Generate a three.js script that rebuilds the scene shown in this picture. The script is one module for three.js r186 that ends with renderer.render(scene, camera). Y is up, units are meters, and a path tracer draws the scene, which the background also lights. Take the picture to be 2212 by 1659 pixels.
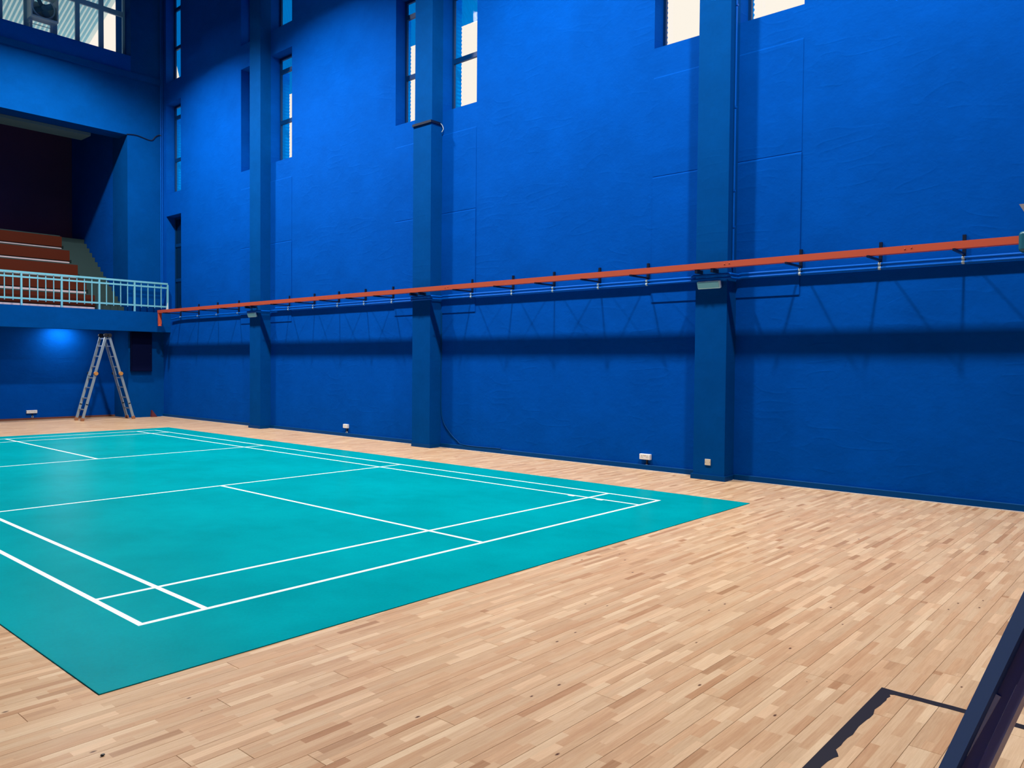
import * as THREE from 'three';
import { mergeGeometries } from 'three/addons/utils/BufferGeometryUtils.js';
import { RoundedBoxGeometry } from 'three/addons/geometries/RoundedBoxGeometry.js';
import { RectAreaLightUniformsLib } from 'three/addons/lights/RectAreaLightUniformsLib.js';

// ---------------------------------------------------------------- camera, sky, exposure
const scene = new THREE.Scene();
const camera = new THREE.PerspectiveCamera(52.155, 2212 / 1659, 0.05, 200);
camera.rotation.order = 'YXZ';
camera.position.set(-2.0452, 1.6168, 4.8145);
camera.rotation.set(-0.0259, -0.8471, 0.0084);
scene.add(camera);

scene.background = new THREE.Color().setRGB(1.2, 1.11, 0.97);       // flat bright overcast sky
const renderer = new THREE.WebGLRenderer({ antialias: true });
renderer.toneMapping = THREE.LinearToneMapping;
renderer.toneMappingExposure = 0.88;
renderer.shadowMap.enabled = true;
renderer.shadowMap.type = THREE.PCFSoftShadowMap;
RectAreaLightUniformsLib.init();

const LAMP_X = 4.93, LAMP_Y = 10.7, LAMP_Z = [-14.7, -9.6, -3.4, 2.7];
const LAMP_RADIANCE = 1950, LAMP_COLOR = new THREE.Color().setRGB(1.0, 0.97, 0.92), LAMP_SIZE = 0.42;

// ---------------------------------------------------------------- helpers
let seed = 20240;
function rnd() { seed = (seed * 1664525 + 1013904223) >>> 0; return seed / 4294967296; }
const rr = (a, b) => a + (b - a) * rnd();
const used = new Map();
function numbered(n) { const k = used.get(n) || 0; used.set(n, k + 1); return k ? n + '_' + String(k).padStart(3, '0') : n; }
function tag(o, label, category, group, kind) {
  if (label) o.userData.label = label;
  if (category) o.userData.category = category;
  if (group) o.userData.group = group;
  if (kind) o.userData.kind = kind;
  return o;
}
function thing(name, label, category, pos = [0, 0, 0], group) {
  const o = new THREE.Group(); o.name = numbered(name); o.position.set(...pos); scene.add(o);
  return tag(o, label, category, group);
}
function mesh(name, geo, mat, parent) {
  const m = new THREE.Mesh(geo, mat); m.name = parent ? name : numbered(name);
  m.castShadow = m.receiveShadow = true; (parent || scene).add(m); return m;
}
function at(o, x, y, z) { o.position.set(x, y, z); return o; }
// box from corner to corner, uv in metres by face direction
function bx(x0, x1, y0, y1, z0, z1) {
  const g = new THREE.BoxGeometry(x1 - x0, y1 - y0, z1 - z0); g.translate((x0 + x1) / 2, (y0 + y1) / 2, (z0 + z1) / 2);
  return metreUV(g);
}
function metreUV(g) {
  const p = g.attributes.position, n = g.attributes.normal, uv = new Float32Array(p.count * 2);
  for (let i = 0; i < p.count; i++) {
    const ax = Math.abs(n.getX(i)), ay = Math.abs(n.getY(i)), az = Math.abs(n.getZ(i));
    if (ax >= ay && ax >= az) { uv[2 * i] = p.getZ(i); uv[2 * i + 1] = p.getY(i); }
    else if (ay >= az) { uv[2 * i] = p.getX(i); uv[2 * i + 1] = p.getZ(i); }
    else { uv[2 * i] = p.getX(i); uv[2 * i + 1] = p.getY(i); }
  }
  g.setAttribute('uv', new THREE.BufferAttribute(uv, 2)); return g;
}
const merged = (l) => mergeGeometries(l.map((g) => (g.index ? g.toNonIndexed() : g)).map((g) => { for (const k of Object.keys(g.attributes)) if (!['position', 'normal', 'uv'].includes(k)) g.deleteAttribute(k); return g; }), false);
const rbox = (w, h, d, r = 0.005, s = 2) => new RoundedBoxGeometry(w, h, d, s, Math.min(r, w / 2.01, h / 2.01, d / 2.01));
// bar of rectangular section between two points: w is measured along 'side', t across
function bar(a, b, w, t, side = new THREE.Vector3(0, 0, 1), r = 0.003) {
  const A = new THREE.Vector3(...a), B = new THREE.Vector3(...b), d = B.clone().sub(A), L = d.length();
  const g = rbox(w, L, t, r, 1), y = d.normalize(), z = side.clone().addScaledVector(y, -side.dot(y)).normalize(), x = y.clone().cross(z);
  const m = new THREE.Matrix4().makeBasis(z, y, x.negate()); m.setPosition(A.add(B).multiplyScalar(0.5));
  g.applyMatrix4(m); return g;
}
function tube(pts, r, seg = 64, rad = 8, tension = 0.5) {
  return new THREE.TubeGeometry(new THREE.CatmullRomCurve3(pts.map((p) => new THREE.Vector3(...p)), false, 'catmullrom', tension), seg, r, rad, false);
}
function cyl(a, b, r, r2 = r, seg = 14) {
  const A = new THREE.Vector3(...a), B = new THREE.Vector3(...b), d = B.clone().sub(A), L = d.length();
  const g = new THREE.CylinderGeometry(r2, r, L, seg); g.applyQuaternion(new THREE.Quaternion().setFromUnitVectors(new THREE.Vector3(0, 1, 0), d.normalize()));
  const m = A.add(B).multiplyScalar(0.5); g.translate(m.x, m.y, m.z); return g;
}

// ---------------------------------------------------------------- textures
const hash = (x, y, s) => { let h = (x * 374761393 + y * 668265263 + s * 2147483647) | 0; h = Math.imul(h ^ (h >>> 13), 1274126177); return ((h ^ (h >>> 16)) >>> 0) / 4294967296; };
function vnoise(x, y, px, py, s) {                                    // value noise that repeats every px, py cells
  const x0 = Math.floor(x), y0 = Math.floor(y), fx = x - x0, fy = y - y0, u = fx * fx * (3 - 2 * fx), v = fy * fy * (3 - 2 * fy);
  const w = (a, n) => ((a % n) + n) % n;
  const a = hash(w(x0, px), w(y0, py), s), b = hash(w(x0 + 1, px), w(y0, py), s), c = hash(w(x0, px), w(y0 + 1, py), s), d = hash(w(x0 + 1, px), w(y0 + 1, py), s);
  return a + (b - a) * u + (c - a) * v + (a - b - c + d) * u * v;
}
function dataTex(n, m, fn, srgb) {
  const d = new Uint8Array(n * m * 4);
  for (let j = 0; j < m; j++) for (let i = 0; i < n; i++) { const c = fn(i, j), k = 4 * (j * n + i); d[k] = c[0]; d[k + 1] = c[1]; d[k + 2] = c[2]; d[k + 3] = 255; }
  const t = new THREE.DataTexture(d, n, m); t.wrapS = t.wrapT = THREE.RepeatWrapping; t.magFilter = THREE.LinearFilter; t.minFilter = THREE.LinearMipmapLinearFilter; t.generateMipmaps = true;
  if (srgb) t.colorSpace = THREE.SRGBColorSpace; t.needsUpdate = true; return t;
}
// trowelled plaster: broad unevenness, drawn-out trowel ridges, fine grain (tile = 5 m)
const PLASTER = 5;
const plasterBump = dataTex(1024, 1024, (i, j) => {
  const x = i / 1024, y = j / 1024;
  let h = 0.34 * vnoise(x * 7, y * 9, 7, 9, 1) + 0.22 * vnoise(x * 18, y * 34, 18, 34, 2);
  const wob = 2.2 * vnoise(x * 6, y * 6, 6, 6, 3), rg = vnoise(x * 14, y * 46 + wob, 14, 46, 4);
  h += 0.22 * Math.pow(1 - Math.abs(2 * rg - 1), 5) * (vnoise(x * 9, y * 9, 9, 9, 5) > 0.55 ? 1 : 0.25);
  h += 0.12 * vnoise(x * 90, y * 130, 90, 130, 6) + 0.1 * vnoise(x * 300, y * 300, 300, 300, 7);
  const c = Math.max(0, Math.min(255, h * 255)); return [c, c, c];
});
plasterBump.repeat.set(1 / PLASTER, 1 / PLASTER);
const paintTone = dataTex(512, 512, (i, j) => {                       // paint laid unevenly: faint roller patches
  const x = i / 512, y = j / 512, n = 0.5 * vnoise(x * 9, y * 11, 9, 11, 21) + 0.3 * vnoise(x * 31, y * 40, 31, 40, 22) + 0.2 * vnoise(x * 128, y * 128, 128, 128, 23);
  const c = Math.round(228 + 27 * n); return [c, c, c];
}, true);
paintTone.repeat.set(1 / PLASTER, 1 / PLASTER);

// floor boards: 16 boards in one sheet, three rows of staves each
const BW = 0.13, BL = 1.82;
const staves = [];
for (let r = 0; r < 48; r++) {
  const row = []; let x = -rr(0, 0.3);
  while (x < BL) { const l = rr(0.16, 0.62), t = rnd(); row.push({ x0: x, x1: x + l, tone: t < 0.06 ? rr(-0.95, -0.5) : t < 0.3 ? rr(-0.3, -0.1) : t < 0.82 ? rr(-0.1, 0.2) : rr(0.25, 0.55), red: rr(-0.5, 0.5), s: (rnd() * 9999) | 0 }); x += l; }
  staves.push(row);
}
const knots = []; for (let k = 0; k < 9; k++) knots.push({ row: (rnd() * 48) | 0, x: rr(0.05, 1.77), y: rr(0.2, 0.8), r: rr(0.0016, 0.004) });
const boardMap = dataTex(2048, 2048, (i, j) => {
  const rowf = j / 2048 * 48, row = Math.floor(rowf), fy = rowf - row, x = i / 2048 * BL, st = staves[row].find((q) => x >= q.x0 && x < q.x1) || staves[row][0];
  const g1 = vnoise(x * 9 + st.s, fy * 7 + st.s, 1e6, 1e6, 31), g2 = vnoise(x * 22 + st.s, fy * 26, 1e6, 1e6, 32), g3 = vnoise(x * 260, fy * 40 + row * 40, 1e6, 1e6, 33);
  let t = st.tone + 0.32 * (g1 - 0.5) + 0.28 * (g2 - 0.5) + 0.16 * (g3 - 0.5);
  let R = 198 + 31 * t, G = 162 + 38 * t - 7 * st.red, B = 126 + 38 * t - 9 * st.red;
  for (const k of knots) if (k.row === row) { const d = Math.hypot((x - k.x) * 0.45, (fy - k.y) * BW / 3); if (d < k.r * 2.2) { const f = Math.max(0, Math.min(1, (d / k.r - 0.45) / 1.6)); R = 70 + (R - 70) * f; G = 40 + (G - 40) * f; B = 24 + (B - 24) * f; } }
  return [R, G, B].map((c) => Math.max(0, Math.min(255, c)));
}, true);
boardMap.wrapS = boardMap.wrapT = THREE.ClampToEdgeWrapping;
const matGrain = dataTex(512, 512, (i, j) => {
  const x = i / 512, y = j / 512, n = 0.55 * vnoise(x * 5, y * 5, 5, 5, 41) + 0.25 * vnoise(x * 20, y * 17, 20, 17, 42) + 0.2 * vnoise(x * 200, y * 200, 200, 200, 43);
  const c = Math.round(222 + 33 * n); return [c, c, c];
}, true);
matGrain.repeat.set(0.4, 0.4);
const matBump = dataTex(512, 512, (i, j) => { const c = 255 * vnoise(i / 2, j / 2, 256, 256, 51); return [c, c, c]; });
matBump.repeat.set(2.5, 2.5);

// ---------------------------------------------------------------- materials
const std = (r, g, b, roughness = 0.6, extra = {}) => new THREE.MeshStandardMaterial({ color: new THREE.Color().setRGB(r, g, b), roughness, ...extra });
const phy = (r, g, b, roughness, specularIntensity, extra = {}) => new THREE.MeshPhysicalMaterial({ color: new THREE.Color().setRGB(r, g, b), roughness, specularIntensity, ...extra });
const wallPaint = (r, g, b, bump = 0.007) => phy(r, g, b, 0.8, 0.03, { map: paintTone, bumpMap: plasterBump, bumpScale: bump });
const M = {
  wall: wallPaint(0.0001, 0.073, 0.405),
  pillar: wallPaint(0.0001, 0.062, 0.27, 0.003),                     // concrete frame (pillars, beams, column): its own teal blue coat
  ceiling: std(0.18, 0.22, 0.24, 0.9),
  subfloor: std(0.17, 0.065, 0.03, 0.9),
  board: new THREE.MeshPhysicalMaterial({ map: boardMap, roughness: 0.3, specularIntensity: 0.2 }),
  mat: phy(0.0001, 0.31, 0.35, 0.25, 0.02, { map: matGrain, bumpMap: matBump, bumpScale: 0.0004 }),
  matEdge: std(0.001, 0.2, 0.2, 0.35),
  line: std(0.74, 0.82, 0.83, 0.5),
  orange: std(0.48, 0.07, 0.028, 0.5),
  darkSteel: std(0.004, 0.009, 0.03, 0.4, { metalness: 0.2 }),
  pipe: phy(0.0005, 0.088, 0.45, 0.4, 0.15),
  clip: std(0.4, 0.5, 0.58, 0.35),
  skirt: phy(0.0005, 0.05, 0.19, 0.4, 0.12),
  frame: phy(0.0005, 0.03, 0.12, 0.4, 0.3),
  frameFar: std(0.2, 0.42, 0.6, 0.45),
  glass: new THREE.MeshPhysicalMaterial({ color: 0xffffff, transmission: 1, roughness: 0, thickness: 0, ior: 1.45 }),
  darkGlass: std(0.001, 0.012, 0.03, 0.12),
  awning: new THREE.MeshPhysicalMaterial({ color: new THREE.Color().setRGB(0.0, 0.33, 1.0), transmission: 0.6, roughness: 1, specularIntensity: 0, thickness: 0, side: THREE.DoubleSide }),
  paleSheet: new THREE.MeshPhysicalMaterial({ color: new THREE.Color().setRGB(0.88, 0.98, 1.0), transmission: 0.6, roughness: 1, specularIntensity: 0, thickness: 0, side: THREE.DoubleSide }),
  ribShade: new THREE.MeshPhysicalMaterial({ color: new THREE.Color().setRGB(0.55, 0.86, 0.97), transmission: 0.5, roughness: 1, specularIntensity: 0, thickness: 0, side: THREE.DoubleSide }),
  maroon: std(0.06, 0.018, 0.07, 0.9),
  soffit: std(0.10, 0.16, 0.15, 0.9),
  bench: phy(0.075, 0.014, 0.006, 0.7, 0.12),
  benchLip: std(0.5, 0.4, 0.43, 0.7),
  concrete: phy(0.03, 0.055, 0.055, 0.9, 0.1),
  rail: std(0.16, 0.46, 0.56, 0.4),
  alu: std(0.30, 0.38, 0.43, 0.38, { metalness: 0.4 }),
  rubber: std(0.30, 0.12, 0.05, 0.7),
  knob: std(0.50, 0.22, 0.05, 0.4),
  black: std(0.008, 0.008, 0.01, 0.5),
  white: std(0.78, 0.78, 0.76, 0.45),
  cream: std(0.62, 0.55, 0.44, 0.5),
  socketHole: std(0.03, 0.03, 0.03, 0.6),
  frosted: std(0.38, 0.68, 0.74, 0.25),
  frostRim: std(0.62, 0.86, 0.9, 0.35),
  tape: phy(0.014, 0.011, 0.014, 0.5, 0.4),
  brownStrip: std(0.16, 0.05, 0.03, 0.7),
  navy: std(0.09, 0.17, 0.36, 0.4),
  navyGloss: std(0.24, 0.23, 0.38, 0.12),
  paintedReflection: std(0.9, 0.94, 0.96, 0.15),  // white of the modelled window reflections on the channel
  cabinet: phy(0.0015, 0.004, 0.03, 0.7, 0.1),
  redWedge: std(0.10, 0.012, 0.02, 0.7),
  greyMetal: std(0.22, 0.2, 0.22, 0.5),
  teal: std(0.004, 0.09, 0.14, 0.4),
  fanHousing: std(0.4, 0.58, 0.68, 0.4),
  fanBlade: std(0.06, 0.18, 0.26, 0.5),
  lampBody: std(0.25, 0.26, 0.28, 0.4, { metalness: 0.6 }),
};

// ---------------------------------------------------------------- room shell
const X0 = -7, XW = 8.35, XT = 8.65, ZN = 10.2, ZF = -17.9, H = 13;
const PILLARS = [-12.43, -6.43, -0.41, 5.6], PH = 0.24, WIN = 1.14;
const LOW = [6.40, 8.96], HIGH = [9.55, 12.1], DOORY = [3.0, 5.76];
const columns = [[-17.7, -16.8, true]];
for (const c of PILLARS) columns.push([c - WIN, c - PH, false], [c + PH, c + WIN, false]);
{
  const wall = thing('wall_right', 'blue plastered side wall with pillars and narrow tall windows', 'wall'); wall.userData.kind = 'structure';
  const l = []; let z = ZF - 1.0;
  for (const [a, b, corner] of columns) {
    if (a > z + 0.001) l.push(bx(XW, XT, 0, H, z, a));
    const holes = corner ? [DOORY, LOW, HIGH] : [LOW, HIGH]; let y = 0;
    for (const [p, q] of holes) { l.push(bx(XW, XT, y, p, a, b)); y = q; }
    l.push(bx(XW, XT, y, H, a, b)); z = b;
  }
  l.push(bx(XW, XT, 0, H, z, ZN + 0.3));
  mesh('plaster', merged(l), M.wall, wall);
  // filled-in openings under the windows: two slabs a little proud of the wall
  for (const [a, b, corner] of columns) if (!corner && a < 4) {
    const slab = (t0, t1, y0, y1) => { const s = new THREE.Shape([[0.02, y0], [-t0, y0], [-t0, y1], [-t1, y1 + 0.022], [0.02, y1 + 0.022]].map((q) => new THREE.Vector2(...q))); const g = new THREE.ExtrudeGeometry(s, { depth: b - a, bevelEnabled: false }); g.translate(XW, 0, a); return metreUV(g); };
    mesh('infill_panel', slab(0.006, -0.001, 4.47, 5.94), M.wall, wall);
    mesh('infill_panel', slab(0.012, 0.005, 2.57, 4.44), M.wall, wall);
  }
}
{ // pillars
  const where = ['beside the far balcony corner window', 'with a dark strap round it at window sill height', 'carrying a frosted bulkhead lamp and a square plate', 'beyond the tapered wall fitting'];
  PILLARS.forEach((c, i) => {
    const p = thing('wall_pillar', 'dark teal blue square pillar ' + where[i], 'pillar', [0, 0, c], 'pillars along the blue side wall');
    p.userData.kind = 'structure';
    const g = i === 1 ? merged([bx(8.055, XW, 0, 6.15, -PH - 0.02, PH), bx(8.075, XW, 6.15, H, -PH, PH)]) : bx(8.07, XW, 0, H, -PH, PH);
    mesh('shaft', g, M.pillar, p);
    mesh('plinth', bx(8.045, XW, 0, 0.07, -PH - 0.03, PH + 0.02), M.skirt, p);
  });
}
{ // skirting along the side wall
  const ends = [-17.9, -12.70, -12.17, -6.72, -6.17, -0.68, -0.15, 5.33];
  const g = []; for (let i = 0; i < ends.length; i += 2) { const w = ends[i + 1] - ends[i], b = rbox(0.035, 0.085, w, 0.012, 2); b.translate(XW - 0.0175, 0.0425, (ends[i] + ends[i + 1]) / 2); g.push(b); }
  tag(mesh('baseboard_right', merged(g), M.skirt), 'dark blue skirting along the foot of the side wall', 'skirting', null, 'structure');
  const s = []; for (let i = 0; i < ends.length; i += 2) s.push(bx(XW - 0.075, XW - 0.02, 0, 0.006, ends[i], ends[i + 1]));
  tag(mesh('trim_1', merged(s), std(0.55, 0.47, 0.42, 0.7)), 'thin pale filler strip between floorboards and blue skirting', 'trim', null, 'structure');
}
const shell = (name, label, g, m) => tag(mesh(name, g, m), label, 'wall', null, 'structure');
shell('wall_left', 'blue side wall behind the viewer', merged([bx(X0 - 0.3, X0, 0, H, -18.5, ZN + 0.3), bx(X0 - 0.3, X0, 0, 9.5, -22.25, -18.5)]), M.wall);
shell('wall_near', 'blue end wall behind the viewer', bx(X0, XW, 0, H, ZN, ZN + 0.3), M.wall);
tag(mesh('ceiling', bx(X0 - 0.3, XT, H, H + 0.3, -18.9, ZN + 0.3), M.ceiling), 'pale ceiling over the hall', 'ceiling', null, 'structure');
// far end: wall under the balcony, corner column, fascia, window wall, balcony room
shell('wall_far', 'blue wall under the balcony behind the ladder', bx(X0, 7.35, 0, 2.62, -19.1, -18.85), M.wall);
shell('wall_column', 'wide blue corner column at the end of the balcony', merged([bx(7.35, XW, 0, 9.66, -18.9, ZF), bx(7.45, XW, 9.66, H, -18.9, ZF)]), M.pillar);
{
  const w = thing('wall_fascia', 'blue fascia and window wall above the balcony opening', 'wall'); w.userData.kind = 'structure';
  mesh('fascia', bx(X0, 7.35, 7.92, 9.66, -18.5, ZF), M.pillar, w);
  mesh('upper_wall', merged([bx(X0, 7.45, 9.66, 10.12, -18.5, ZF), bx(X0, 7.45, 12.3, H, -18.5, ZF), bx(X0, 1.7, 10.12, 12.3, -18.5, ZF)]), M.wall, w);
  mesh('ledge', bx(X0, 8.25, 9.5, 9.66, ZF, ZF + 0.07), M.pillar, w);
}
{ // balcony shell
  const b = thing('balcony', 'blue concrete balcony with a deep front beam over the hall end', 'balcony'); b.userData.kind = 'structure';
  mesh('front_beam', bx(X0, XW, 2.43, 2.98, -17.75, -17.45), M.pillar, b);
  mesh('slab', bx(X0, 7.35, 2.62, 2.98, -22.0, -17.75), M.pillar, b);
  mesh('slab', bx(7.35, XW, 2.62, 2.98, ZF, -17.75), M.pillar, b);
  mesh('side_wall', bx(7.35, 7.6, 2.62, 9.5, -22.0, -18.9), M.wall, b);
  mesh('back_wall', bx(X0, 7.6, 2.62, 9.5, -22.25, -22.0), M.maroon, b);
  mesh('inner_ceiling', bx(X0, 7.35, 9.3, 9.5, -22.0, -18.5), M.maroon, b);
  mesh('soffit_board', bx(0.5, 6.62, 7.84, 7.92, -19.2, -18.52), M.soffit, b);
}

// ---------------------------------------------------------------- floor
{
  const fl = thing('floor', 'pale wooden sports floor of long strip boards', 'floor'); fl.userData.kind = 'structure';
  mesh('subfloor', bx(X0, XW, -0.2, -0.012, -19.1, ZN), M.subfloor, fl);
  const boardGeo = (v, len, flip) => {                                 // top face, chamfers and sides
    const L = len, W = BW, e = 0.0006, c = 0.0011, pos = [], uv = [];
    const T = [[e + c, 0, e + c], [L - e - c, 0, e + c], [L - e - c, 0, W - e - c], [e + c, 0, W - e - c]];
    const E2 = [[e, -c, e], [L - e, -c, e], [L - e, -c, W - e], [e, -c, W - e]], B = E2.map((p) => [p[0], -0.011, p[2]]);
    const U = (p) => { let u = (p[0] / BL) * 0.998 + 0.001, w = p[2] / W; if (flip) u = 1 - u; return [u, (v + 0.02 + 0.96 * w) / 16]; };
    const quad = (a, b, cc, d) => { for (const p of [a, cc, b, a, d, cc]) { pos.push(...p); uv.push(...U(p)); } };
    quad(T[0], T[1], T[2], T[3]);
    for (let k = 0; k < 4; k++) { const n = (k + 1) % 4; quad(T[n], T[k], E2[k], E2[n]); quad(E2[n], E2[k], B[k], B[n]); }
    const g = new THREE.BufferGeometry(); g.setAttribute('position', new THREE.Float32BufferAttribute(pos, 3)); g.setAttribute('uv', new THREE.Float32BufferAttribute(uv, 2)); g.computeVertexNormals(); return g;
  };
  const cache = new Map(); const full = (v, f) => { const k = v * 2 + f; if (!cache.has(k)) cache.set(k, boardGeo(v, BL, f)); return cache.get(k); };
  camera.updateMatrixWorld(); camera.updateProjectionMatrix();
  const list = [], v3 = new THREE.Vector3();
  for (let z = -18.85; z < ZN - 0.01; z += BW) {
    let x = X0 - rr(0, BL);
    for (; x < XW; x += BL) {
      const x0 = Math.max(x, X0), x1 = Math.min(x + BL, XW); if (x1 - x0 < 0.1) continue;
      const v = (rnd() * 16) | 0, f = rnd() < 0.5 ? 1 : 0;
      if (x0 > -0.4 && x1 < 6.5 && z > -13.7 && z < 0.6) continue;      // under the court mat
      let a = 0; for (let k = 0; k <= 8; k++) { v3.set(x0 + (x1 - x0) * k / 8, 0, z + BW / 2); const d2 = v3.distanceToSquared(camera.position); v3.project(camera); if (Math.abs(v3.x) < 1 && Math.abs(v3.y) < 1 && v3.z < 1) a += 1 / (d2 * Math.sqrt(d2)); }
      list.push({ x, x0, x1, z, v, f, a });
    }
  }
  list.sort((p, q) => q.a - p.a);
  const rest = [];
  list.forEach((b, i) => {
    const whole = b.x1 - b.x0 > BL - 0.001, g = whole ? full(b.v, b.f) : boardGeo(b.v, b.x1 - b.x0, b.f);
    if (i < 298) at(mesh('floor_board', g, M.board, fl), b.x0, 0, b.z);
    else { const c = g.clone(); c.translate(b.x0, 0, b.z); rest.push(c); }
  });
  mesh('floor_boards', merged(rest), M.board, fl).userData.kind = 'stuff';
}

// ---------------------------------------------------------------- badminton court mat
{
  const c = thing('court_mat', 'glossy turquoise badminton court mat with white lines on the wooden floor', 'court mat');
  const mx0 = -0.55, mx1 = 6.67, mz0 = -13.98, mz1 = 0.85, T = 0.006;
  const top = rbox(mx1 - mx0, T, mz1 - mz0, 0.0025, 2); top.translate((mx0 + mx1) / 2, T / 2 + 0.0005, (mz0 + mz1) / 2);
  mesh('mat_sheet', metreUV(top), M.mat, c);
  const W = 0.04, yl = T + 0.0005;
  const L = (x0, x1, u0, u1) => mesh('court_line', bx(x0, x1, yl - 0.001, yl + 0.0006, -u1, -u0), M.line, c);
  L(0, W, 0, 13.4); L(6.1 - W, 6.1, 0, 13.4);                          // doubles side lines
  L(0.42, 0.46, W, 13.36); L(5.64, 5.68, W, 13.36);                    // singles side lines
  const A = [[W, 0.42], [0.46, 5.64], [5.68, 6.06]];
  for (const u of [0, 13.36]) L(W, 6.06, u, u + W);                    // base lines
  for (const u of [0.72, 12.64, 4.68, 8.68]) for (const [p, q] of A) L(p, q, u, u + W);   // long and short service lines
  for (const [p, q] of [[W, 0.72], [0.76, 4.68], [8.72, 12.64], [12.68, 13.36]]) L(3.03, 3.07, p, q);
  mesh('line_tab', bx(5.6, 5.64, yl - 0.001, yl + 0.0007, -1.02, -0.93), M.line, c);
  mesh('line_tab', bx(5.6, 5.64, yl - 0.001, yl + 0.0007, -0.60, -0.51), M.line, c);
}

// ---------------------------------------------------------------- windows
function windowUnit(n, label, z0, z1, y0, y1, trans, dark, x0 = XT - 0.055) {
  const w = thing('window_' + n, label, 'window'); w.userData.kind = 'structure';
  const x1 = x0 + 0.05, f = 0.045;
  mesh('stile', bx(x0, x1, y0, y1, z0, z0 + f), M.frame, w); mesh('stile', bx(x0, x1, y0, y1, z1 - f, z1), M.frame, w);
  const ys = [y0 + 0.11, ...trans.flatMap((t) => [t - 0.045, t + 0.045]), y1 - 0.06];
  mesh('bottom_rail', bx(x0, x1, y0, ys[0], z0 + f, z1 - f), M.frame, w); mesh('top_rail', bx(x0, x1, ys[ys.length - 1], y1, z0 + f, z1 - f), M.frame, w);
  trans.forEach((t) => mesh('transom', bx(x0, x1, t - 0.045, t + 0.045, z0 + f, z1 - f), M.frame, w));
  for (let k = 0; k < ys.length; k += 2) mesh('pane', bx(x0 + 0.022, x0 + 0.026, ys[k] - 0.01, ys[k + 1] + 0.01, z0 + f - 0.01, z1 - f + 0.01), dark ? M.darkGlass : M.glass, w);
}
{
  let n = 1; const side = (corner, i) => (corner ? 'in the balcony corner' : (i % 2 ? 'on the far side of' : 'on the near side of') + ' the ' + ['pillar nearest the balcony', 'strapped pillar', 'lamp bearing pillar', 'last pillar'][(i - 1) >> 1]);
  columns.forEach(([a, b, corner], i) => {
    if (corner) windowUnit(n++, 'low dark pane window beside the balcony railing end', a, b, ...DOORY, [3.95, 4.95], true);
    windowUnit(n++, 'tall blue framed window ' + side(corner, i), a, b, ...LOW, [7.405, 8.62], false);
    windowUnit(n++, 'topmost blue framed window ' + side(corner, i), a, b, ...HIGH, [10.6, 11.7], false);
  });
}
// blue corrugated awnings with side cheeks outside the windows
function corrugated(w, h, pitch, amp, nx, nz) {                        // sheet in x (across the ribs) and y
  const g = new THREE.PlaneGeometry(w, h, nx, nz), p = g.attributes.position;
  for (let i = 0; i < p.count; i++) p.setZ(i, amp * Math.sin(2 * Math.PI * p.getX(i) / pitch));
  g.computeVertexNormals(); return g;
}
{
  const who = ['over the corner window by the balcony', 'over the windows of the pillar nearest the balcony', 'over the windows of the strapped pillar', 'over the windows of the lamp bearing pillar', 'over the windows of the last pillar'];
  [[-18.6, -16.6, [-17.72]], ...PILLARS.map((c) => [c - 2.0, c + 1.4, [c - WIN - 0.03, c + PH - 0.05]])].forEach(([a, b, cheeks], i) => {
    for (const tier of [0, 1]) {
      const o = thing('window_awning', 'blue translucent corrugated awning ' + (tier ? 'high ' : '') + who[i], 'awning', [XT, tier ? 12.2 : 9.1, (a + b) / 2], 'blue awnings outside the side wall windows');
      const n = Math.round((b - a) * 64), g = new THREE.PlaneGeometry(1, 1, n, 1), q = g.attributes.position, drop = tier ? 2.1 : 0.72, out = 0.53, len = Math.hypot(drop, out);
      for (let k = 0; k < q.count; k++) { const t = 0.5 - q.getY(k), z = q.getX(k) * (b - a), w = 0.013 * Math.sin(2 * Math.PI * z / 0.11); q.setXYZ(k, 0.02 + out * t + w * drop / len, -drop * t + w * out / len, z); }
      g.computeVertexNormals(); mesh('sheet', g, M.awning, o);
      if (!tier) cheeks.forEach((z, j) => { const wd = cheeks.length > 1 && !j ? 0.12 : 0.24, q = corrugated(2.2, wd, 0.076, 0.008, 180, 1); const k = mesh('cheek', q, M.awning, o); k.rotation.set(0, 0, Math.PI / 2); k.position.set(0.005 + wd / 2, -1.5, z - (a + b) / 2); });
    }
  });
}
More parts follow.
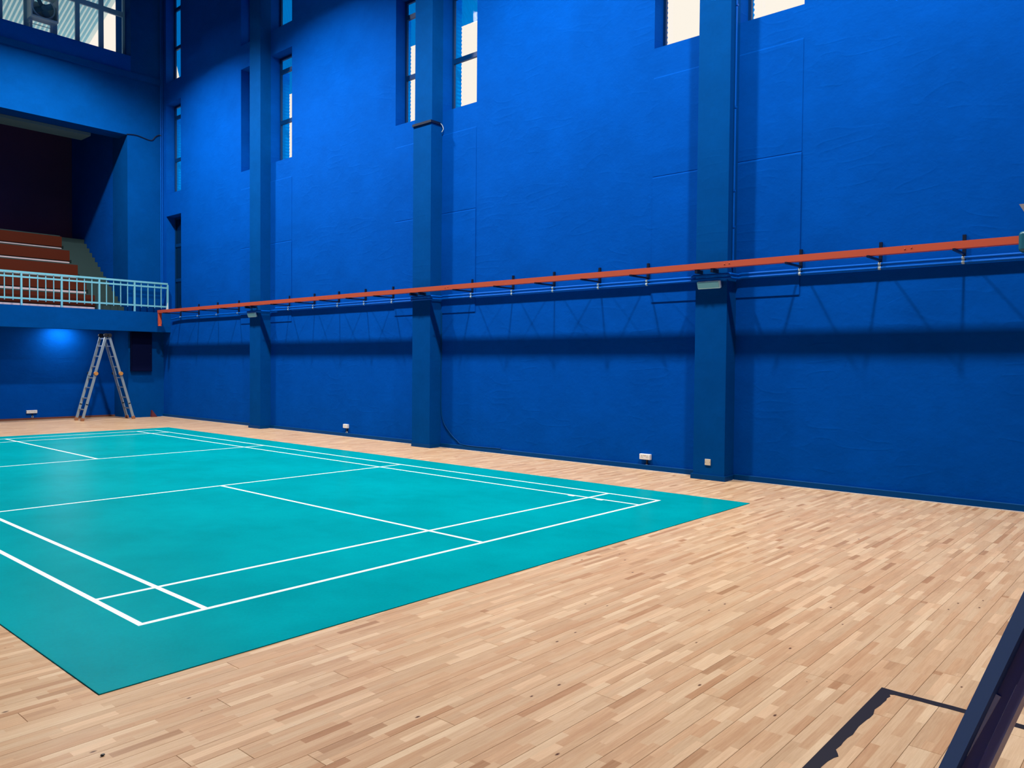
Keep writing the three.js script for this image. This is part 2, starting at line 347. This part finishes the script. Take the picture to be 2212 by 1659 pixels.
// window band above the balcony
{
  const Z = -18.3, xs = [[4.439, 4.919], [5.037, 5.55], [5.707, 6.153], [6.263, 6.757], [6.879, 7.388]], w = thing('window_50', 'wide pale window band with an exhaust fan above the balcony', 'window'); w.userData.kind = 'structure';
  const all = [[1.9, 2.35], [2.47, 2.96], [3.08, 3.56], [3.75, 4.32], ...xs]; const y0 = 10.195, y1 = 11.282, y2 = 11.418, y3 = 12.2;
  mesh('bottom_rail', bx(1.7, 7.45, 10.1, y0, Z - 0.03, Z + 0.03), M.frameFar, w); mesh('transom', bx(1.7, 7.45, y1, y2, Z - 0.03, Z + 0.03), M.frameFar, w); mesh('top_rail', bx(1.7, 7.45, y3, 12.3, Z - 0.03, Z + 0.03), M.frameFar, w);
  let x = 1.7; for (const [a, b] of [...all, [7.45, 7.45]]) { for (const [p, q] of [[y0, y1], [y2, y3]]) mesh('mullion', bx(x, a, p, q, Z - 0.03, Z + 0.03), M.frameFar, w); x = b; }
  for (const [a, b] of all) { for (const [p, q] of [[y0, y1], [y2, y3]]) mesh('pane', bx(a - 0.01, b + 0.01, p - 0.01, q + 0.01, Z - 0.003, Z + 0.003), M.glass, w); }
  // ribbed sheet roof outside
  const o = thing('sheet_roof', 'pale cyan ribbed sheet roof outside the window band above the balcony', 'roof', [3.6, 13.0, -18.6]);
  const tilt = 0.35, s = new THREE.BoxGeometry(8.14, 0.01, 5); s.rotateX(-tilt); s.translate(0.27, -0.85, -2.4); mesh('sheet', s, M.paleSheet, o);
  for (let k = 0; k < 67; k++) { const r = new THREE.BoxGeometry(0.055, 0.03, 5); r.rotateX(-tilt); r.translate(-3.75 + k * 0.12, -0.87, -2.4); mesh('rib', r, M.ribShade, o); }  // ribs tinted darker: the shading of the corrugation is put into their colour
}
// exhaust fan in the window band
{
  const f = thing('exhaust_fan', 'square metal exhaust fan hung in the window band above the balcony', 'fan', [5.29, 10.42, -18.05]);
  const s = 0.64; for (const [a, b, c, d] of [[-s / 2, s / 2, 0, 0.04], [-s / 2, s / 2, s - 0.04, s], [-s / 2, -s / 2 + 0.03, 0.04, s - 0.04], [s / 2 - 0.03, s / 2, 0.04, s - 0.04]]) mesh('housing_side', bx(a, b, c, d, -0.16, 0.16), M.fanHousing, f);
  const ring = new THREE.TorusGeometry(0.26, 0.02, 8, 40); ring.translate(0, s / 2, 0.06); mesh('ring', ring, M.fanHousing, f);
  mesh('back_plate', bx(-s / 2 + 0.03, s / 2 - 0.03, 0.04, s - 0.14, -0.15, -0.13), M.fanHousing, f);
  const hub = new THREE.CylinderGeometry(0.06, 0.06, 0.12, 20); hub.rotateX(Math.PI / 2); hub.translate(0, s / 2, 0.02); mesh('hub', hub, M.fanBlade, f);
  for (let k = 0; k < 4; k++) { const b = new THREE.BoxGeometry(0.15, 0.2, 0.008, 2, 2, 1); b.rotateY(0.5); b.translate(0, 0.15, 0); b.rotateZ(k * Math.PI / 2 + 0.5); b.translate(0, s / 2, 0.02); mesh('blade', b, M.fanBlade, f); }
  for (const x of [-0.24, 0.24]) mesh('foot', bx(x - 0.03, x + 0.03, -0.225, 0, -0.16, -0.1), M.fanHousing, f);
  mesh('bracket', bx(-s / 2, s / 2, -0.1, -0.09, -0.12, -0.1), M.fanHousing, f);
}

// ---------------------------------------------------------------- balcony: benches, stairs, railing
for (let k = 0; k < 6; k++) {
  const b = thing('tier_bench', 'long brown wooden bench on a pale lip, ' + ['lowest tier of the balcony', 'second tier of the balcony', 'third tier of the balcony', 'fourth tier of the balcony', 'fifth tier of the balcony', 'topmost tier of the balcony'][k], 'bench', [0, 2.98 + 0.465 * k, -18.25 - 0.615 * k], 'tiered benches on the balcony');
  if (k < 5) {
    mesh('pale_lip', bx(-6.9, 6.6, k ? 0 : 0, 0.1, -0.615, 0), M.benchLip, b);
    mesh('seat_board', bx(-6.9, 6.61, 0.13, 0.40, -0.05, -0.01), M.bench, b);
    mesh('seat_top', bx(-6.9, 6.61, 0.40, 0.43, -0.4, -0.01), M.bench, b);
    mesh('support', bx(-6.9, 6.58, 0.1, 0.465, -0.615, -0.06), M.concrete, b);
  } else scene.remove(b);
}
{
  const s = thing('balcony_stair', 'grey concrete stair between the benches and the balcony side wall', 'stairs', [0, 2.98, -18.15]);
  for (let k = 0; k < 15; k++) mesh('step', bx(6.62, 7.34, 0.0, 0.155 * (k + 1), -0.205 * (k + 1), -0.205 * k), M.concrete, s);
}
{
  const r = thing('balcony_railing', 'light teal painted metal railing along the balcony edge', 'railing', [0, 2.98, -17.6]);
  const X = (a, b, y0, y1, d) => bx(a, b, y0, y1, -d / 2, d / 2);
  const xe = 8.33, posts = []; for (let k = 0; k < 17; k++) posts.push(xe - 0.93 * k);
  mesh('top_rail', X(posts[16], xe, 0.815, 0.865, 0.05), M.rail, r); mesh('upper_rail', X(posts[16], xe, 0.70, 0.745, 0.03), M.rail, r); mesh('bottom_rail', X(posts[16], xe, 0.16, 0.205, 0.03), M.rail, r);
  posts.forEach((p, k) => {
    mesh('post', X(p - 0.022, p + 0.022, 0, 0.815, 0.045), M.rail, r);
    if (k < 16) for (let j = 1; j < 5; j++) mesh('baluster', X(p - 0.186 * j - 0.011, p - 0.186 * j + 0.011, 0.13, 0.815, 0.02), M.rail, r);
  });
}

// ---------------------------------------------------------------- orange rail on brackets with conduits below
{
  const r = thing('orange_rail', 'long orange painted steel rail carried on brackets along the blue wall', 'rail');
  const zs = -17.25, ze = 9.5; mesh('beam', bx(7.88, 7.975, 2.952, 3.034, zs, ze), M.orange, r);
  mesh('drop_end', (() => { const g = rbox(0.09, 0.36, 0.075, 0.015, 2); g.translate(7.93, 2.81, zs + 0.0375); return g; })(), M.orange, r);
  const cap = new THREE.CylinderGeometry(0.045, 0.05, 0.06, 16); cap.translate(7.93, 2.62, zs + 0.0375); mesh('end_cap', cap, M.orange, r);
  for (const z of [-5.6, -0.12, 2.15]) for (const d of [0, 0.07]) { const b = new THREE.SphereGeometry(0.009, 8, 6); b.translate(7.879, 2.995 + d * 0.1, z + d); mesh('bolt', b, M.orange, r); }
}
const offs = [1.08, 2.08, 3.0, 3.93, 4.83], brackets = [-16.8, -15.75, -14.72, -13.65];
for (const c of PILLARS.slice(0, 3)) for (const o of offs) if (c + o < 3) brackets.push(c + o + (c > -1 ? 0.08 : 0));
brackets.forEach((z, i) => {
  const b = thing('rail_bracket', 'dark steel wall bracket carrying the orange rail', 'bracket', [XW, 2.95, z], 'brackets under the orange rail');
  mesh('upright', bx(-0.03, 0, -0.11, 0.215, -0.018, 0.018), M.darkSteel, b);
  mesh('arm', bx(-0.52, -0.03, -0.025, 0, -0.014, 0.014), M.darkSteel, b);
});
for (const c of PILLARS.slice(0, 3)) for (const d of [-0.14, 0.1]) {
  const b = thing('rail_stub', 'short dark steel stub fixing the orange rail to a pillar', 'bracket', [8.055, 2.95, c + d], 'stubs between pillars and the orange rail');
  mesh('arm', bx(-0.17, 0, -0.05, 0, -0.02, 0.02), M.darkSteel, b);
}
{
  const run = (y, off, z0, z1, around) => {
    const p = [[XW - off, y, z0]];
    for (const c of around) { const e = PH + 0.05, f = 8.02 - off * 0.3; p.push([XW - off, y, c - e - 0.12], [XW - off, y, c - e - 0.06], [XW - off, y - 0.01, c - e], [f + 0.05, y - 0.015, c - e], [f, y - 0.02, c - e + 0.06], [f, y - 0.02, c + e - 0.06], [f + 0.05, y - 0.015, c + e], [XW - off, y - 0.01, c + e], [XW - off, y, c + e + 0.06], [XW - off, y, c + e + 0.12]); }
    p.push([XW - off, y, z1]); return p;
  };
  const lin = (pts) => { const c = new THREE.CurvePath(); for (let i = 0; i + 1 < pts.length; i++) c.add(new THREE.LineCurve3(new THREE.Vector3(...pts[i]), new THREE.Vector3(...pts[i + 1]))); return c; };
  const pipe = (pts, r) => merged(pts.slice(0, -1).map((a, i) => cyl(a, pts[i + 1], r, r, 10)).concat(pts.slice(1, -1).map((a) => { const s = new THREE.SphereGeometry(r, 10, 6); s.translate(...a); return s; })));
  const zc = [-5.35, -4.35, -3.43, -2.5, -1.6, 0.75, 1.75, 2.67, -11.35, -10.35, -9.43, -8.5, -7.6];
  const a = thing('conduit_pipe', 'upper blue painted conduit running along the wall under the orange rail', 'pipe'); mesh('pipe', pipe(run(2.892, 0.05, -11.9, 9.6, PILLARS.slice(1)), 0.019), M.pipe, a);
  const b = thing('conduit_pipe', 'lower blue painted conduit running along the wall under the orange rail', 'pipe'); mesh('pipe', pipe([[XW - 0.05, 2.80, -17.3], [XW - 0.05, 2.83, -16.9], ...run(2.842, 0.05, -16.4, 9.6, PILLARS).slice(0)], 0.019), M.pipe, b);
  for (const z of zc) mesh('clip', at2(z, 2.892), M.clip, a);
  for (const z of [...zc, -16.75, -15.75, -14.72, -13.65]) mesh('clip', at2(z, 2.842), M.clip, b);
  function at2(z, y) { const g = new THREE.TorusGeometry(0.02, 0.0035, 6, 14); g.scale(1, 1, 5); g.translate(XW - 0.05, y, z); return g; }
}
{ // single vertical conduits
  const v = thing('riser_pipe', 'thin vertical blue conduit on the side of the lamp bearing pillar', 'pipe', [8.2, 2.98, -0.41 + PH + 0.017]); mesh('pipe', cyl([0, 0, 0], [0, 10, 0], 0.015), M.pipe, v);
  for (const y of [0.55, 1.05, 2.2, 3.6]) mesh('clip', bx(-0.02, 0.02, y, y + 0.03, 0.0, 0.017), M.pipe, v);
  for (const [x, k] of [[8.28, 'inner'], [8.325, 'outer']]) mesh('pipe', cyl([0, 0, 0], [0, 9.95, 0], 0.016), M.pipe, thing('riser_pipe', k + ' of two blue conduits climbing the balcony corner column', 'pipe', [x, 3.0, ZF + 0.018]));
  tag(mesh('slack_cable', tube([[7.33, 7.93, ZF + 0.012], [7.6, 7.955, ZF + 0.015], [7.99, 7.9, ZF + 0.015], [8.12, 8.02, ZF + 0.015], [8.23, 8.1, ZF + 0.015], [8.28, 8.09, ZF + 0.04]], 0.012, 60), M.darkSteel), 'dark slack cable across the top of the balcony corner column', 'cable');
  tag(mesh('wall_cable', tube([[XW - 0.012, 2.6, -6.17], [XW - 0.012, 1.3, -6.178], [XW - 0.012, 0.77, -6.172], [XW - 0.012, 0.5, -6.11], [XW - 0.012, 0.33, -5.967], [XW - 0.012, 0.17, -5.75], [XW - 0.03, 0.092, -5.5], [XW - 0.03, 0.094, -4.6]], 0.009, 90), M.skirt), 'thin blue cable curving down the wall beside the strapped pillar', 'cable');
  const w = thing('pillar_strap', 'dark strap and cable tail wrapped round a pillar under the window', 'strap', [0, 6.16, -6.43]);
  mesh('strap', merged([bx(8.03, 8.055, -0.025, 0.02, -PH - 0.03, PH + 0.02), bx(8.055, 8.28, -0.025, 0.02, PH, PH + 0.02)]), M.darkSteel, w);
  mesh('tail', tube([[8.28, 0, PH + 0.015], [8.31, -0.03, PH + 0.03], [8.32, -0.1, PH + 0.05], [8.30, -0.16, PH + 0.03]], 0.008, 24), M.clip, w);
}

// ---------------------------------------------------------------- lamps on pillars, sockets
function bulkhead(c, label) {
  const b = thing('bulkhead_lamp', label, 'lamp', [8.055, 2.742, c], 'unlit bulkhead lamps on the pillars');
  const g = rbox(0.05, 0.11, 0.35, 0.015, 3); g.rotateZ(0.35); g.translate(-0.045, 0, 0); mesh('body', g, M.frostRim, b);
  const l = rbox(0.02, 0.085, 0.325, 0.009, 3); l.translate(-0.022, 0, 0); l.rotateZ(0.35); l.translate(-0.045, 0, 0); mesh('lens', l, M.frosted, b);
  mesh('mount', bx(-0.03, 0.015, -0.03, 0.03, -0.06, 0.06), M.darkSteel, b);
}
bulkhead(-0.41, 'unlit frosted bulkhead lamp on the pillar with the square plate'); bulkhead(-12.46, 'unlit frosted bulkhead lamp on the pillar nearest the balcony');
function socket(name, label, pos, turn, w = 0.16, two = true) {
  const s = thing(name, label, 'socket', pos); s.rotation.y = turn;
  const g = rbox(w, 0.086, 0.045, 0.006, 2); g.translate(0, 0, 0.0225); mesh('box', g, M.white, s);
  const p = rbox(w - 0.006, 0.08, 0.01, 0.004, 2); p.translate(0, 0, 0.05); mesh('face_plate', p, M.white, s);
  for (const x of two ? [-w / 4, w / 4] : [0]) { for (const [dx, dy, sw, sh] of [[0, 0.014, 0.006, 0.012], [-0.012, -0.008, 0.01, 0.005], [0.012, -0.008, 0.01, 0.005]]) mesh('pin_slot', bx(x + dx - sw / 2, x + dx + sw / 2, dy - sh / 2, dy + sh / 2, 0.053, 0.0565), M.socketHole, s); }
  for (const x of two ? [-0.012, 0.012] : [0.028]) mesh('switch', bx(x - 0.006, x + 0.006, 0.018, 0.034, 0.053, 0.058), M.cream, s);
  mesh('gland', cyl([0.02, -0.145, 0.015], [0.02, -0.043, 0.015], 0.012, 0.012), M.black, s);
  const k = new THREE.TorusGeometry(0.022, 0.008, 8, 16); k.translate(0.02, -0.14, 0.02); mesh('cable_loop', k, M.clip, s);
}
socket('wall_socket', 'white double wall socket box low on the wall beside the lamp bearing pillar', [XW, 0.205, -1.6], -Math.PI / 2, 0.19);
socket('wall_socket', 'white single wall socket low on the wall between two far pillars', [XW, 0.23, -9.15], -Math.PI / 2, 0.15, false);
socket('wall_socket', 'white socket box low on the wall under the balcony left of the ladder', [5.2, 0.215, -18.85], 0, 0.26);
{
  const s = thing('wall_plate', 'small square cream switch plate low on the pillar front', 'switch', [8.07, 0.25, -0.42]);
  const g = rbox(0.012, 0.088, 0.088, 0.004, 2); g.translate(-0.006, 0, 0); mesh('plate', g, M.cream, s);
  for (const z of [-0.032, 0.032]) { const q = new THREE.SphereGeometry(0.004, 8, 6); q.translate(-0.012, 0, z); mesh('screw', q, M.socketHole, s); }
}

// ---------------------------------------------------------------- ladder under the balcony
{
  const l = thing('folding_ladder', 'aluminium multi-hinge folding ladder standing open as an A under the balcony', 'ladder', [6.62, 0, -17.62]);
  const side = new THREE.Vector3(0, 0, 1);
  for (const s of [-1, 1]) {
    const X = (y) => s * (y < 0.42 ? 0.555 + (0.42 - y) * 0.27 : 0.05 + (2.24 - y) * 0.277);
    for (const z of [-0.21, 0.21]) {
      const zi = z * 0.86;
      mesh('upper_stile', bar([X(2.24), 2.24, zi], [X(1.2), 1.2, zi], 0.03, 0.065, side), M.alu, l);
      mesh('lower_stile', bar([X(1.3), 1.3, z], [X(0.42), 0.42, z], 0.032, 0.065, side), M.alu, l);
      mesh('leg_end', bar([X(0.45), 0.45, z], [X(0.05), 0.05, z], 0.032, 0.065, side), M.alu, l);
      mesh('foot', bar([X(0.08), 0.08, z], [X(0.0), 0.0, z], 0.045, 0.085, side), M.rubber, l);
      mesh('hinge_knob', cyl([X(1.26), 1.26, z - 0.02], [X(1.26), 1.26, z + Math.sign(z) * 0.05], 0.05, 0.05, 18), z > 0 ? M.knob : M.darkSteel, l);
      mesh('top_hinge', cyl([s * 0.045, 2.29, zi - 0.03], [s * 0.045, 2.29, zi + 0.03], 0.055, 0.055, 18), M.black, l);
    }
    for (const y of [0.3, 0.6, 0.88, 1.14, 1.44, 1.72, 2.0, 2.2]) { const h = y > 1.2 ? 0.17 : 0.2; mesh('rung', bar([X(y), y, -h], [X(y), y, h], 0.03, 0.03, new THREE.Vector3(1, 0, 0)), M.alu, l); }
  }
}
{
  const c = thing('wall_cabinet', 'dark navy cabinet on the corner column under the balcony', 'cabinet', [7.68, 1.31, ZF]);
  mesh('body', bx(-0.28, 0.29, 0, 1.1, 0, 0.10), M.cabinet, c); mesh('door', bx(-0.265, 0.275, 0.015, 1.085, 0.10, 0.112), M.cabinet, c);
  const k = new THREE.SphereGeometry(0.012, 8, 6); k.translate(0.24, 0.5, 0.118); mesh('knob', k, M.darkSteel, c);
  const g = new THREE.BufferGeometry(); g.setAttribute('position', new THREE.Float32BufferAttribute([0, 0, 0, 0.16, 0, 0, 0.02, 0.2, -0.02, 0, 0, -0.1, 0.16, 0, -0.1, 0.02, 0.2, -0.1], 3)); g.setIndex([0, 1, 2, 3, 5, 4, 0, 2, 5, 0, 5, 3, 1, 4, 5, 1, 5, 2, 0, 3, 4, 0, 4, 1]);
  const gg = g.toNonIndexed(); gg.computeVertexNormals(); tag(at(mesh('door_wedge', gg, M.redWedge), 7.95, 0, ZF + 0.12), 'small dark red wedge on the floor by the corner column', 'wedge');
  const s = new THREE.Shape(); s.moveTo(0, 0); s.lineTo(0.12, 0); s.lineTo(0.1, 0.3); s.lineTo(0.04, 0.1);
  const e = new THREE.ExtrudeGeometry(s, { depth: 0.012, bevelEnabled: false }); e.scale(0.8, 1, 1); e.rotateY(0.2);
  tag(at(mesh('broken_sheet', e, M.white), 8.2, 2.98, -17.47), 'white broken sheet standing by the railing end on the balcony edge', 'scrap');
}
{ // low dark brown strip along the wall foot under the balcony
  tag(mesh('brown_strip_far', bx(X0, 7.35, 0, 0.05, -18.85, -18.82), M.brownStrip), 'dark brown strip along the wall foot under the balcony', 'skirting', null, 'structure');
}

// ---------------------------------------------------------------- things near the viewer
{ // black tape, torn along one side
  const strip = (pts) => { const s = new THREE.Shape(pts.map(([x, z]) => new THREE.Vector2(x, -z))); const g = new THREE.ExtrudeGeometry(s, { depth: 0.0006, bevelEnabled: false }); g.rotateX(-Math.PI / 2); g.translate(0, 0.0004, 0); return g; };
  const p = [[2.134, 3.628], [0.3, 3.64]], q = []; for (let x = 0.3; x < 2.09; x += rr(0.02, 0.06)) q.push([x, 3.689 + rr(-0.007, 0.007) + (x > 1.2 && x < 1.3 ? 0.018 : 0)]);
  q.push([2.076, 3.70], [2.13, 3.702]);
  tag(mesh('floor_tape', strip([...p, ...q]), M.tape), 'wide torn black tape strip running along the floorboards', 'tape');
  const a = [], b = []; for (let z = 3.7; z < 4.9; z += 0.06) { a.push([2.132 + rr(-0.003, 0.003), z]); b.unshift([2.082 + rr(-0.003, 0.003), z]); }
  tag(mesh('floor_tape', strip([...a, ...b]), M.tape), 'narrow black tape strip running across the floorboards', 'tape');
  const d = new THREE.IcosahedronGeometry(0.008, 0); d.scale(1.3, 0.6, 1); tag(at(mesh('floor_chip', d, M.black), -0.772, 0.005, 1.474), 'tiny black chip lying on the floor before the mat corner', 'debris');
}
{ // leaning navy channel
  const foot = new THREE.Vector3(0.03, 0, 4.177), top = new THREE.Vector3(0.656, 1.378, 4.632);
  const f = thing('metal_frame', 'navy glossy metal channel leaning over the floor beside the black tape', 'metal frame', foot.toArray());
  const d = top.clone().sub(foot), L = d.length(), y = d.clone().normalize();
  const x = y.clone().cross(new THREE.Vector3(0.87, -0.46, 0.19)).normalize().negate(), z = x.clone().cross(y).normalize();
  const fr = new THREE.Group(); fr.name = 'channel'; f.add(fr); fr.matrixAutoUpdate = true; fr.quaternion.setFromRotationMatrix(new THREE.Matrix4().makeBasis(x, y, z));
  const lift = 0.02;
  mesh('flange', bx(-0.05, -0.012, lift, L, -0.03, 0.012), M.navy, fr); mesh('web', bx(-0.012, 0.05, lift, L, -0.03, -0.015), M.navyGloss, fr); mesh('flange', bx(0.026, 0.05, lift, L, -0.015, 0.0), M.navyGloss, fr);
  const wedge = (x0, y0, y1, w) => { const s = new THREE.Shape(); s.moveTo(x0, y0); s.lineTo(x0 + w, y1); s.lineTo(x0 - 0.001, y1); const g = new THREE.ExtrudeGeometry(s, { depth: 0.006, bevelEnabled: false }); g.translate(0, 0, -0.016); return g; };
  mesh('painted_reflection', wedge(-0.011, L * 0.425, L * 0.54, 0.011), M.paintedReflection, fr); mesh('painted_reflection', wedge(-0.011, L * 0.22, L * 0.364, 0.011), M.paintedReflection, fr); mesh('painted_reflection', wedge(0.022, L * 0.445, L * 0.57, 0.012), M.paintedReflection, fr);  // white wedges modelled in place of window reflections on the glossy channel
}
{ // fitting at the end of the rail
  const w = thing('rail_fitting', 'grey hooded fitting with a rounded teal body in front of the orange rail', 'wall fitting', [7.72, 2.82, 3.29]);
  const a = rbox(0.16, 0.22, 0.5, 0.04, 3); a.translate(0, 0.12, 0.27); mesh('body', a, M.teal, w);
  const s = new THREE.Shape(); s.moveTo(0.0, 0.51); s.lineTo(0.5, 0.51); s.lineTo(0.38, 0.29); s.lineTo(0.12, 0.29); const e = new THREE.ExtrudeGeometry(s, { depth: 0.14, bevelEnabled: false }); e.rotateY(-Math.PI / 2); e.translate(0.07, 0, 0.02); mesh('hood', e, M.greyMetal, w);
  mesh('neck', bx(-0.02, 0.02, 0.22, 0.36, 0.26, 0.32), M.darkSteel, w); mesh('wall_arm', bx(-0.02, XW - 7.72, 0.24, 0.28, 0.27, 0.31), M.darkSteel, w);
}

// ---------------------------------------------------------------- lamps that light the hall
LAMP_Z.forEach((z, i) => {
  const l = thing('high_bay_lamp', 'high bay lamp hanging from the ceiling over the hall', 'lamp', [LAMP_X, LAMP_Y, z], 'high bay lamps in a row');
  const p = new THREE.LatheGeometry([[0.08, 0.42], [0.1, 0.4], [0.14, 0.14], [0.36, 0.06], [0.43, -0.22], [0.42, -0.22], [0.35, 0.05]].map(([a, b]) => new THREE.Vector2(a, b)), 32); mesh('reflector', p, M.lampBody, l);
  mesh('rod', cyl([0, 0.4, 0], [0, H - LAMP_Y - 0.002, 0], 0.012), M.lampBody, l);
  const g = new THREE.CylinderGeometry(0.27, 0.27, 0.01, 32); g.translate(0, 0.03, 0);
  mesh('lamp_lens', g, std(0.9, 0.9, 0.88, 0.5, { emissive: LAMP_COLOR, emissiveIntensity: 6 }), l);
  const a = new THREE.RectAreaLight(LAMP_COLOR, LAMP_RADIANCE, LAMP_SIZE, LAMP_SIZE); a.name = 'high_bay_light'; a.position.set(LAMP_X, LAMP_Y, z); a.lookAt(LAMP_X, 0, z); scene.add(a);
});
{
  const l = thing('batten_lamp', 'small batten lamp fixed under the balcony slab', 'lamp', [5.9, 2.55, -18.5]);
  mesh('body', bx(-0.25, 0.25, 0.02, 0.07, -0.04, 0.04), M.white, l); mesh('lamp_tube', cyl([-0.23, 0.005, 0], [0.23, 0.005, 0], 0.012), std(0.9, 0.9, 0.9, 0.5, { emissive: LAMP_COLOR, emissiveIntensity: 6 }), l);
  const a = new THREE.RectAreaLight(LAMP_COLOR, 260, 0.46, 0.06); a.name = 'batten_light'; a.position.set(5.9, 2.53, -18.5); a.lookAt(5.9, 0, -18.5); scene.add(a);
}

renderer.render(scene, camera);
